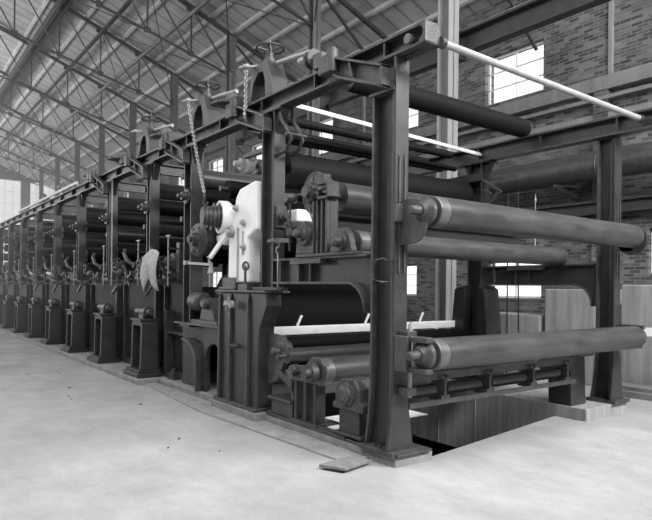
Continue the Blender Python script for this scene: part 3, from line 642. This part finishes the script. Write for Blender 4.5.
P(wm, 'lower_spout', MB().prism('X', [(3.16, 2.36), (3.5, 2.28), (3.5, 2.2), (3.3, 2.15), (3.14, 2.24)], -.04, .1), M['white'], .02)
b = MB().lathe((-.06, 3.02, 2.30), (-1, 0, 0), [(0, .07), (.05, .07), (.05, .04), (.09, .04)], 20); P(wm, 'lever_hub', b, M['pale_pipe'])
P(wm, 'lever', MB().bar((-.13, 3.04, 2.28), (-.22, 3.32, 1.98), .035, .05), M['white'])
b = MB()
for y, z in ((2.7, 2.1), (2.7, 2.4), (2.9, 2.6)): b.lathe((-.06, y, z), (-1, 0, 0), [(0, .045), (.03, .04), (.03, .02), (.06, .02)], 14)
PS(wm, 'boss', b, M['pale_pipe'])
P(wm, 'seam_strip', MB().box(-.075, -.06, 2.84, 2.87, 1.66, 2.35).box(-.075, -.06, 2.72, 2.74, 2.0, 2.3), M['pale_pipe'])
P(wm, 'small_valve', MB().cyl((-.06, 2.66, 1.62), (-.06, 2.66, 1.86), .02).torus((-.06, 2.66, 1.86), (1, .3, 0), .05, .012, 14, 6).box(-.1, -.0, 2.55, 2.78, 1.561, 1.64), M['iron_mid'])

# pulley at post C
pu = T('belt_pulley', 'round black pulley housing hung on the post left of the white machine', 'pulley', (-.1, 4.2, 2.1))
P(pu, 'wheel', MB().lathe((-.005, 4.3, 2.33), (-1, -.15, 0), [(0, .2), (.06, .23), (.14, .23), (.16, .17), (.18, .10), (.26, .08), (.26, .04), (.3, .04)], 32), M['iron_mid'])
b = MB()
for k in range(6): a = k*PI/3; b.bolt((-.17, 4.28+.18*math.cos(a), 2.33+.18*math.sin(a)), (-1, 0, 0), .018, .02)
PS(pu, 'hub_bolt', b, M['iron_mid'])
P(pu, 'jaw', MB().bar((-.08, 4.12, 2.5), (-.08, 3.85, 2.78), .06, .1).bar((-.08, 4.0, 2.45), (-.08, 3.75, 2.7), .05, .07), M['iron'], .006)
pu.location.y -= .42; pu.location.z -= .08
S('tap_fitting', 'small bright tap fixed below the black pulley', 'tap', MB().box(-.08, -.002, 4.42, 4.5, 1.92, 1.98).bar((-.04, 4.45, 1.95), (-.06, 3.6, 1.9), .035).cyl((-.06, 3.68, 1.9), (-.06, 3.68, 2.0), .015).box(-.08, -.04, 3.64, 3.72, 2.0, 2.02).lathe((-.06, 3.62, 1.78), (0, 0, 1), [(0, .05), (.12, .02), (.16, .02)], 10), M['pale_pipe'])

# drive platform between pedestal and side frame
dp = T('drive_platform', 'arched iron platform left of the pedestal carrying the big gear bearing', 'platform', (.1, 3.9, .09))
P(dp, 'deck', MB().box(-.03, .6, 3.42, 4.95, 1.03, 1.06), M['iron_mid'], .006)
def archpts(y0, y1, z0, z1, zb_):
    pts = [(y0, zb_), (y0, z1)]; pts += [(y1, z1), (y1, zb_)]; pts += [(y1-.06, zb_)]
    ym, rr = (y0+y1)/2, (y1-y0)/2-.06
    for k in range(13): a = PI*k/12; pts.append((ym+rr*math.cos(a), z0+.3*math.sin(a)))
    return pts+[(y0+.06, zb_)]
P(dp, 'arched_plate', MB().prism('X', archpts(3.42, 4.06, .5, 1.03, .0905), .05, .1).prism('X', [(4.06, .0905), (4.06, 1.03), (4.95, 1.03), (4.95, .0905)], .12, .16), M['iron'], .004)
b = MB(); pts = []
for k in range(11): a = PI/2*k/10; pts.append((4.0+.62-.62*math.sin(a) if 0 else 4.1+.5*(1-math.cos(a)), .5+.33*math.sin(a)))
out = [(4.10, .0905)]+pts; inn = [(p+.04, q-.03 if q > .5 else q) for p, q in out]
b.prism('X', out+inn[::-1], -.05, .12); P(dp, 'curved_rib', b, M['iron_mid'], .004)
gw = T('gear_bearing', 'large gear wheel bearing on the platform behind the pedestal', 'bearing', (.2, 4.0, 1.06))
P(gw, 'foot', MB().box(-.02, .3, 3.5, 4.35, 1.061, 1.12), M['iron_mid'], .006)
P(gw, 'wheel', MB().lathe((.42, 3.92, 1.42), (-1, 0, 0), [(0, .36), (.08, .36), (.10, .3), (.12, .3), (.14, .2), (.2, .15)], 40), M['iron'])
P(gw, 'pillow_block', MB().prism('X', [(3.62, 1.12), (4.1, 1.12), (4.02, 1.32), (3.98, 1.44), (3.74, 1.44), (3.7, 1.32)], .0, .2).lathe((-.08, 3.86, 1.36), (1, 0, 0), [(0, .05), (.04, .08), (.1, .09)], 20), M['iron_mid'], .01)
P(gw, 'side_motor', MB().lathe((.08, 4.1, 1.38), (0, 1, 0), [(0, .12), (.05, .14), (.3, .14), (.34, .08), (.42, .05)], 24), M['iron_mid'])

# ------------------------------------------------------------ bays: side frames, stands, fittings, rolls
bayY = [4.97]+[y for y in YB[3:]]     # side frame joints
segs = list(zip([4.96, 6.2]+YB[3:], [6.2]+YB[3:]+[26.2]))
for i, (y0, y1) in enumerate(segs):
    t = T('side_frame', 'dark cast side frame of the drying section, %s panel left of the drive platform' % ORD[i], 'machine frame', (.3, (y0+y1)/2, .09), 'side frames')
    y1 -= .01; z0, z1 = .0905, 1.72
    pts = [(y0, z0), (y0, z1-.1), (y0+.15, z1), (y1-.15, z1), (y1, z1-.1), (y1, z0)]
    L = y1-y0
    P(t, 'panel', MB().prism('X', pts, .27, .31), M['panel'], .006)
    f = MB(); f.box(.2, .36, y0, y1, z1-.03, z1+.0); f.box(.2, .27, y0, y1, z0, z0+.1); f.box(.16, .27, y0, y0+.04, z0, z1-.1); f.box(.2, .27, y1-.3, y1-.27, z0, z1-.1)
    f.box(.2, .27, y0+.1, y0+.6, .8, .83)
    PS(t, 'rib', f, M['iron_mid'], .004)
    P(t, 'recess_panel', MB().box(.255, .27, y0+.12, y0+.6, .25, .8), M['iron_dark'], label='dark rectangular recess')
    P(t, 'ledge', MB().box(.16, .27, y0+.06, y0+.7, .82, .85).box(.14, .27, y0+.7, y0+.76, .09, 1.2), M['iron_mid'], .004)
    if i < 7:
        P(t, 'foot_lug', MB().box(.1, .27, y0+.3, y0+.55, z0, .2).lathe((.16, y0+.42, .2), (0, 0, 1), [(0, .04), (.06, .04)], 8), M['iron_mid'], .01)
# stands
def bearing_stand(y, label):
    t = T('bearing_stand', label, 'stand', (-.08, y+.2, .09), 'bearing stands')
    P(t, 'base', MB().box(-.31, .13, y-.18, y+.54, .0905, .16).box(-.27, .1, y-.13, y+.5, .16, .21), M['iron'], .006)
    P(t, 'column', MB().prism('X', [(y-.08, .21), (y-.04, .95), (y, 1.02), (y+.38, 1.02), (y+.43, .95), (y+.47, .21), (y+.4, .21), (y+.37, .9), (y+.33, .93), (y+.04, .93), (y+.0, .9), (y-.02, .21)], -.2, .07).box(-.04, .0, y-.02, y+.39, .21, .95).prism('Y', [(-.22, .21), (-.2, .98), (.07, .98), (.09, .21)], y-.08, y+.0), M['iron'], .008)
    P(t, 'top_plate', MB().box(-.23, .1, y-.03, y+.42, 1.02, 1.05), M['iron_mid'], .004)
    P(t, 'bearing', MB().lathe((-.06, y-.1, 1.16), (0, 1, 0), [(0, .03), (.0, .05), (.12, .06), (.12, .09), (.28, .09), (.28, .06), (.44, .07), (.6, .07), (.6, .03)], 18).box(-.14, .04, y+.06, y+.26, 1.05, 1.14), M['iron_mid'])
    return t
SY = [5.92+2.22*k for k in range(9)]
st0 = bearing_stand(SY[0], 'tapered bearing stand nearest the drive platform')
for k in range(1, 9):
    copy_tree(st0, (.01*k, SY[k]-SY[0], 0), 'tapered dark bearing stand beside the aisle, %s from the drive platform' % ORD[k])
# fittings above the side frame
def fitting(y, label):
    t = T('valve_fitting', label, 'valve', (.15, y+.5, 1.72), 'valve fittings')
    P(t, 'bearing_housing', MB().lathe((.3, y+.45, 1.98), (-1, 0, 0), [(0, .17), (.12, .17), (.15, .12), (.22, .10), (.22, .05), (.3, .05)], 22).box(.1, .3, y+.25, y+.65, 1.721, 1.84), M['iron_mid'])
    P(t, 'valve_rod', MB().cyl((-.02, y+.12, 1.6), (-.02, y+.12, 2.4), .013, 8).bar((-.02, y+.05, 2.4), (-.02, y+.2, 2.4), .02), M['pale_pipe'])
    P(t, 'bracket', MB().bar((.2, y+.12, 1.78), (-.03, y+.12, 1.78), .04).bar((.2, y+.12, 2.2), (-.03, y+.12, 2.2), .03).box(.14, .22, y+.06, y+.18, 1.721, 2.3), M['iron_mid'], .004)
    P(t, 'curved_pipe', MB().tube([(.08, y+.45, 1.98), (.0, y+.5, 1.99), (-.05, y+.62, 2.06), (-.04, y+.8, 2.2), (.05, y+1.0, 2.27), (.1, y+1.2, 2.28)], .035, 10), M['iron_mid'])
    P(t, 'cross_levers', MB().bar((-.06, y+.35, 1.86), (-.08, y+.62, 1.62), .015, .03).bar((-.09, y+.62, 1.86), (-.08, y+.4, 1.6), .015, .03).torus((-.1, y+.55, 1.72), (1, 0, 0), .05, .012, 14, 6), M['iron_mid'])
    P(t, 'steam_joint', MB().lathe((.0, y+.95, 1.86), (0, 1, 0), [(0, .04), (.05, .07), (.2, .07), (.24, .04), (.4, .04)], 14).cyl((.06, y+1.05, 1.721), (.0, y+1.05, 1.86), .03), M['iron_mid'])
    P(t, 'hand_wheel', MB().torus((-.08, y+1.25, 1.95), (1, 0, 0), .09, .014, 20, 6).cyl((-.08, y+1.25, 1.95), (.1, y+1.25, 1.95), .015).bar((-.08, y+1.16, 1.95), (-.08, y+1.34, 1.95), .014), M['iron_mid'])
    return t
def bracket_set(y, label):
    t = T('pipe_bracket', label, 'pipe bracket', (.1, y, 1.5), 'pipe brackets')
    P(t, 'arm', MB().bar((.2, y, 1.74), (-.1, y+.1, 1.60), .05, .06).bar((-.1, y+.1, 1.6), (-.12, y+.32, 1.45), .04, .05), M['iron_mid'], .004)
    P(t, 'spindle', MB().cyl((-.1, y+.1, 1.58), (-.1, y+.1, 2.12), .012, 8), M['iron_mid'])
    P(t, 'star_wheel', MB().torus((-.1, y+.1, 2.05), (.4, 1, 0), .06, .012, 14, 6).bar((-.1, y+.04, 2.05), (-.1, y+.16, 2.05), .012), M['iron_mid'])
    P(t, 'elbow', MB().tube([(.1, y-.1, 1.74), (.0, y-.1, 1.85), (-.02, y-.05, 1.95), (-.02, y+.15, 2.0), (.05, y+.3, 2.05), (.2, y+.3, 2.1)], .03, 10), M['iron_mid'])
    PS(t, 'flange_joint', MB().lathe((-.02, y+.02, 1.985), (0, 1, .1), [(0, .06), (.03, .06), (.03, .045), (.06, .045), (.06, .06), (.09, .06)], 14).lathe((.1, y-.1, 1.722), (-.3, 0, 1), [(0, .06), (.03, .06)], 12), M['iron_mid'])
    return t
bk = bracket_set(5.6, 'pipe elbow and star wheel above the first side frame panel, beside the drive platform')
for i in range(1, 10):
    copy_tree(bk, (0, ([5.6, 7.35]+[v+1.5 for v in YB[3:]])[i]-5.6, 0), 'pipe elbow and star wheel above the %s side frame panel' % ORD[i])
ft = fitting(5.1, 'pipework and valve above the first side frame panel, right of the rag')
for i in range(1, 10):
    y = [5.1, 6.45]+[v+.15 for v in YB[3:]]
    copy_tree(ft, (0, y[i]-5.1, 0), 'cluster of pipes, levers and valve rod above the %s side frame panel' % ORD[i])
rg = MB(); nu, nv = 14, 12; top = []
for side in (0, .012):
    for iv in range(nv+1):
        v = iv/nv
        for iu in range(nu+1):
            u = iu/nu; wv = .035*math.sin(u*11+v*1.5)*(.35+v)
            top.append((-.13+wv+side-.05*math.sin(PI*v), 5.34+.66*u*(1-.3*v)+.12*v, 2.2-.1*(u-.45)**2*4-(.5+.12*math.sin(u*7+1))*v))
W = nu+1; N = W*(nv+1); fs = []
for iv in range(nv):
    for iu in range(nu):
        q = iv*W+iu; fs += [(q, q+1, q+W+1, q+W), (N+q, N+q+W, N+q+W+1, N+q+1)]
edge = [i for i in range(W)]+[W*k+nu for k in range(1, nv+1)]+[nv*W+i for i in range(nu-1, -1, -1)]+[W*k for k in range(nv-1, 0, -1)]
for a_, b_ in zip(edge, edge[1:]+edge[:1]): fs.append((a_, b_, b_+N, a_+N))
rg.add(top, fs, True)
S('hanging_rag', 'light grey rag hanging over the pipework beside the first bearing stand', 'rag', rg, M['cloth'])
S('tall_white_rod', 'long thin white vertical rod standing between the third and fourth front posts', 'rod', MB().cyl((.015, 8.17, 1.6), (.015, 8.17, 3.712), .016, 8), M['pale_pipe'])
# dryer rolls in the bays
for k, z in enumerate((3.36, 3.02, 2.68, 2.30)):
    S('bearing_rail', 'long dark rail carrying the far ends of the felt rolls, %s level' % ['top', 'second', 'third', 'bottom'][k], 'rail', MB().box(3.762, 3.798, 2.1, 24.3, z-.07, z+.05), M['iron_dark'], 'far rails')
lv_ = [('top', 3.36, .15), ('second', 3.02, .14), ('third', 2.68, .15), ('bottom', 2.30, .17)]
bay = list(zip(YB, YB[1:]))
for i, (y0, y1) in enumerate(bay):
    for k, (w, z, r) in enumerate(lv_):
        ym = y0+(.52 if k % 2 else .78)
        if i == 0: ym, z, r = [(2.95, 3.18, .10), (3.85, 3.0, .13), (3.3, 2.72, .13), (3.9, 2.3, .17)][k]
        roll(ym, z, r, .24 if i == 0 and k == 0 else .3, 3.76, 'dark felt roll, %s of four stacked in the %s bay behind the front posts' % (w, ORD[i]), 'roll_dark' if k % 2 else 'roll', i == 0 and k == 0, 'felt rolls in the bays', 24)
for i in range(1, 9):
    y0, y1 = bay[i]
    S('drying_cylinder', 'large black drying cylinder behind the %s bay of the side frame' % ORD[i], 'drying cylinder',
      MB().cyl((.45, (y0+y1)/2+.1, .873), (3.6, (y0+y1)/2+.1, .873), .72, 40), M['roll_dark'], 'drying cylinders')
# bright bearing on first bay roll
WB = 0; wb = T('bright_bearing', 'bright knobbed roll bearing left of the white-machine post, above the chain end', 'bearing', (.05, 2.95, 3.1))
P(wb, 'housing', MB().lathe((.18, 2.95, 3.18), (-1, 0, 0), [(0, .10), (.1, .11), (.12, .08), (.18, .075), (.18, .04), (.26, .035)], 22), M['pale_pipe'])
P(wb, 'bracket', MB().box(.05, .12, 2.4, 2.95, 3.26, 3.31), M['iron_mid'])
for i in range(1, 7):
    y = YB[i]
    S('roll_bearing_block', 'small roll bearing bolted to the %s front post' % ORD[i], 'bearing', MB().lathe((-.001, y+.13, 2.95), (-1, 0, 0), [(0, .11), (.03, .11), (.03, .07), (.1, .06), (.1, .03), (.16, .03)], 18), M['iron_mid'], 'post bearings')

# ------------------------------------------------------------ on top of the beam
def gate(y, label, lab2):
    t = T('gate_stand', label, 'gate stand', (.1, y+.3, 3.9), 'handwheel stands')
    pts = [(y-.05, 3.901), (y+.02, 4.12), (y+.16, 4.34), (y+.4, 4.34), (y+.62, 4.2), (y+.72, 3.901), (y+.62, 3.901), (y+.54, 4.12), (y+.4, 4.22), (y+.26, 4.22), (y+.2, 4.1), (y+.18, 3.901)]
    pts = [(y+.05+(p-y)*.78, q) for p, q in pts]
    P(t, 'arch', MB().prism('X', pts, .0, .24), M['iron'], .008)
    P(t, 'gland', MB().lathe((.12, y+.28, 4.34), (0, 0, 1), [(0, .08), (.05, .08), (.05, .05), (.14, .05), (.14, .03), (.2, .03)], 18), M['iron_mid'])
    P(t, 'spindle', MB().cyl((.12, y+.28, 4.5), (.12, y+.28, 4.64), .009, 8), M['steel'])
    w = MB().torus((.12, y+.28, 4.53), (0, 0, 1), .17, .014, 28, 8)
    for k in range(5): a = k*2*PI/5+.3; w.bar((.12, y+.28, 4.5), (.12+.165*math.cos(a), y+.28+.165*math.sin(a), 4.53), .018, .014)
    P(t, 'hand_wheel', w, M['iron'])
    P(t, 'side_arm', MB().bar((.05, y+.36, 4.33), (-.07, y+.52, 4.33), .025).lathe((-.07, y+.46, 4.33), (-.3, 1, 0), [(0, .015), (.02, .03), (.08, .03), (.1, .02), (.16, .02)], 12), M['pale_pipe'])
    P(t, 'cross_shaft', MB().lathe((.12, y+.1, 4.3), (.1, -.62, -.02), [(0, .03), (.55, .03)], 12), M['iron_mid'] if 0 else M['pale_pipe'])
    return t
gates = [2.15, 3.87, 6.1, 8.3, 10.5, 12.8, 15, 17.3]
g0 = gate(gates[0], 'arched stand with spoked handwheel on the top beam, nearest the camera', '')
for k in range(1, 3):
    copy_tree(g0, (0, gates[k]-gates[0], 0), 'arched stand with handwheel on the top beam, %s from the near corner' % ORD[k])
def topbear(y, label):
    t = T('shaft_bearing', label, 'bearing', (.0, y, 3.9), 'beam-top bearings')
    P(t, 'disc', MB().lathe((.02, y+.28, 4.06), (0, -1, 0), [(0, .05), (0, .10), (.03, .10), (.03, .06), (.07, .06), (.07, .10), (.10, .10), (.10, .05)], 26), M['iron_mid'])
    P(t, 'block', MB().box(-.05, .15, y-.02, y+.14, 3.901, 4.06).lathe((.02, y+.2, 4.06), (0, -1, 0), [(0, .04), (.1, .04)], 14), M['iron_mid'], .01)
    P(t, 'nose', MB().lathe((.0, y+.28, 4.06), (-.4, 1, .1), [(0, .04), (.1, .04), (.14, .025)], 16), M['pale_pipe'])
    return t
tb = topbear(1.15, 'round twin-flanged bearing on the top beam beside the nearest handwheel')
for k in range(1, 7): copy_tree(tb, (0, 1.85+2.22*(k-1), 0), 'twin-flanged bearing on the top beam, %s from the near corner' % ORD[k])
for i, y in enumerate(YB[2:]):
    S('cross_beam', 'dark channel crossing the machine at the top of the %s front post' % ORD[i+2], 'beam', MB().box(.18, 3.8, y+.02, y+.05, 3.52, 3.705).box(.18, 3.8, y-.04, y+.05, 3.52, 3.54).box(.18, 3.8, y-.04, y+.05, 3.685, 3.705), M['iron'], 'cross beams')
for k in range(0, 3):
    y = 3.0+2.2*k
    S('oil_tray', 'rounded pan projecting from the top beam, %s from the near corner' % ORD[k], 'tray', MB().prism('Z', [(-.22, y+.34), (-.2, y+.2), (-.1, y+.12), (.4, y+.12), (.4, y+.4), (-.1, y+.44), (-.2, y+.42)], 4.0, 4.035).box(.1, .2, y+.1, y+.2, 3.901, 4.0), M['iron_mid'], 'oil trays', .01)
S('rail_plank', 'long narrow pale bar along the edge of the top beam at far left', 'rail', MB().box(-.06, -.01, 10.6, 17.6, 3.93, 3.99).box(-.03, .01, 10.6, 10.7, 3.901, 3.93).box(-.03, .01, 17.4, 17.5, 3.901, 3.93), M['felt'])

# chains
def chain(p, q, label, n, r=.022):
    p = Vector(p); q = Vector(q); mb = MB()
    for k in range(n):
        c = p.lerp(q, (k+.5)/n); c.z -= .05*math.sin(PI*(k+.5)/n); d = (q-p).normalized(); _, a, b_ = frame(d)
        u = a if k % 2 else b_
        L = (q-p).length/n*.68
        pts = [c+d*L*math.cos(t)+u*r*math.sin(t) for t in [2*PI*j/10 for j in range(10)]]
        mb.tube(pts, .0075, 5, True)
    return S('hoist_chain', label, 'chain', mb, M['chain'], 'hoist chains')
chain((-.08, 4.39, 4.33), (-.12, 3.72, 2.88), 'long slack chain hanging down to the black pulley', 46)
chain((-.08, 2.66, 4.28), (-.1, 2.64, 3.70), 'short chain hanging beside the nearest handwheel stand', 18)
S('chain_hook', 'dark hook block at the lower end of the long slack chain', 'hook', MB().tube([(-.12, 3.72, 2.88), (-.12, 3.70, 2.81), (-.12, 3.75, 2.75), (-.12, 3.67, 2.69), (-.12, 3.62, 2.75)], .02, 8), M['iron_mid'])

# board and debris on the floor
S('loose_board', 'short loose board lying on the floor by the nearest column foot', 'board',
  MB().prism('Z', [(-.6, .36), (-.24, .41), (-.12, .2), (-.49, .13)], .0232, .048), M['wood'], bevel=.003)
for k in range(9):
    x = random.uniform(-1.6, -.35); y = random.uniform(.8, 9)
    r = random.uniform(.008, .02)
    S('floor_scrap', 'tiny dark scrap lying on the aisle floor', 'debris', MB().prism('Z', [(x, y), (x+r*2, y+.01), (x+r*2.2, y+r), (x+.01, y+r*1.3)], .0005, .012), M['iron_dark'], 'floor scraps')

# smaller fittings belong to the part they sit on
SUB = {'slot': 'front_flange', 'slot_rail': 'front_flange', 'bead': 'web', 'foot_bolt': 'foot_plate', 'gear_rim': 'upper_gear_housing', 'housing_bolt': 'upper_gear_housing',
       'lower_cap': 'lower_housing', 'cover_bolt': 'round_cover', 'round_cover': None, 'hub_bolt': 'wheel', 'teeth': 'wheel', 'bearing_cap': 'bearing_bracket',
       'slide_screw': 'slide_box', 'lever_hub': 'body', 'boss': 'body', 'seam_strip': 'body', 'ribbed_drum': 'head_ring', 'spindle': 'gland', 'cross_pin': 'link_arm',
       'shaft_nose': 'housing', 'gusset_plate': 'rafter', 'handle_knob': 'body', 'stud': 'body', 'rail_': None, 'joint_band': 'duct_body'}
bn = lambda o: o.name.split('.')[0]
for root in [o for o in C.objects if o.parent is None and 'label' in o]:
    kids = list(root.children)
    for ch in kids:
        pn = SUB.get(bn(ch))
        if pn:
            q = [k for k in kids if bn(k) == pn and k is not ch]
            if q and q[0].parent is root: ch.parent = q[0]
# ------------------------------------------------------------ haze, light, camera
def area(name, loc, rot, sx, sy, e):
    l = bpy.data.lights.new(name, 'AREA'); l.shape = 'RECTANGLE'; l.size = sx; l.size_y = sy; l.energy = e
    o = bpy.data.objects.new(name, l); C.objects.link(o); o.location = loc; o.rotation_euler = rot; return o
area('window_light_front', (3, -8.7, 8.2), (math.radians(58), 0, 0), 10, 4, 2700)
area('skylight_near', (0, -3.5, 11.6), (math.radians(3), 0, 0), 16, 5, 1000)
area('window_light_left', (-13.4, 35, 5.5), (0, math.radians(-112), 0), 5, 24, 3000)
area('skylight_left', (-7, 8, 10), (0, math.radians(-15), 0), 3, 24, 700)
w = bpy.data.worlds.new('overcast'); sc.world = w; w.use_nodes = True
w.node_tree.nodes['Background'].inputs[0].default_value = (1, 1, 1, 1); w.node_tree.nodes['Background'].inputs[1].default_value = 1.0

f_px, cx, hy = 598.0, 326.0, 287.8
roll_ = math.atan(13/1245); a = math.atan(451/f_px)
F = Vector((math.sin(a), math.cos(a), 0)); R = Vector((math.cos(a), -math.sin(a), 0)); U = Vector((0, 0, 1))
R2 = R*math.cos(roll_)+U*math.sin(roll_); U2 = -R*math.sin(roll_)+U*math.cos(roll_)
hz = bpy.data.materials.new('dusty_air'); hz.use_nodes = True; nt = hz.node_tree; nt.nodes.clear()
vs = nt.nodes.new('ShaderNodeVolumeScatter'); vs.inputs['Density'].default_value = .03; vs.inputs['Anisotropy'].default_value = .55
ou = nt.nodes.new('ShaderNodeOutputMaterial'); nt.links.new(vs.outputs[0], ou.inputs['Volume'])
hb = MB().box(-13.9, 8.5, 10, 46.9, .3, 8.9); ho = ST('haze', hb, hz)
cam = bpy.data.cameras.new('camera'); co = bpy.data.objects.new('camera', cam); C.objects.link(co)
co.matrix_world = Matrix(((R2.x, U2.x, -F.x, -3.7293), (R2.y, U2.y, -F.y, -3.8657), (R2.z, U2.z, -F.z, 1.6), (0, 0, 0, 1)))
cam.sensor_width = 36; cam.lens = 36*f_px/652; cam.shift_y = (hy-260)/652; cam.clip_end = 200; cam.clip_start = .05
sc.camera = co
sc.view_settings.view_transform = 'Standard'; sc.view_settings.look = 'None'; sc.view_settings.gamma = 1; sc.view_settings.exposure = .7
sc.cycles.use_denoising = True
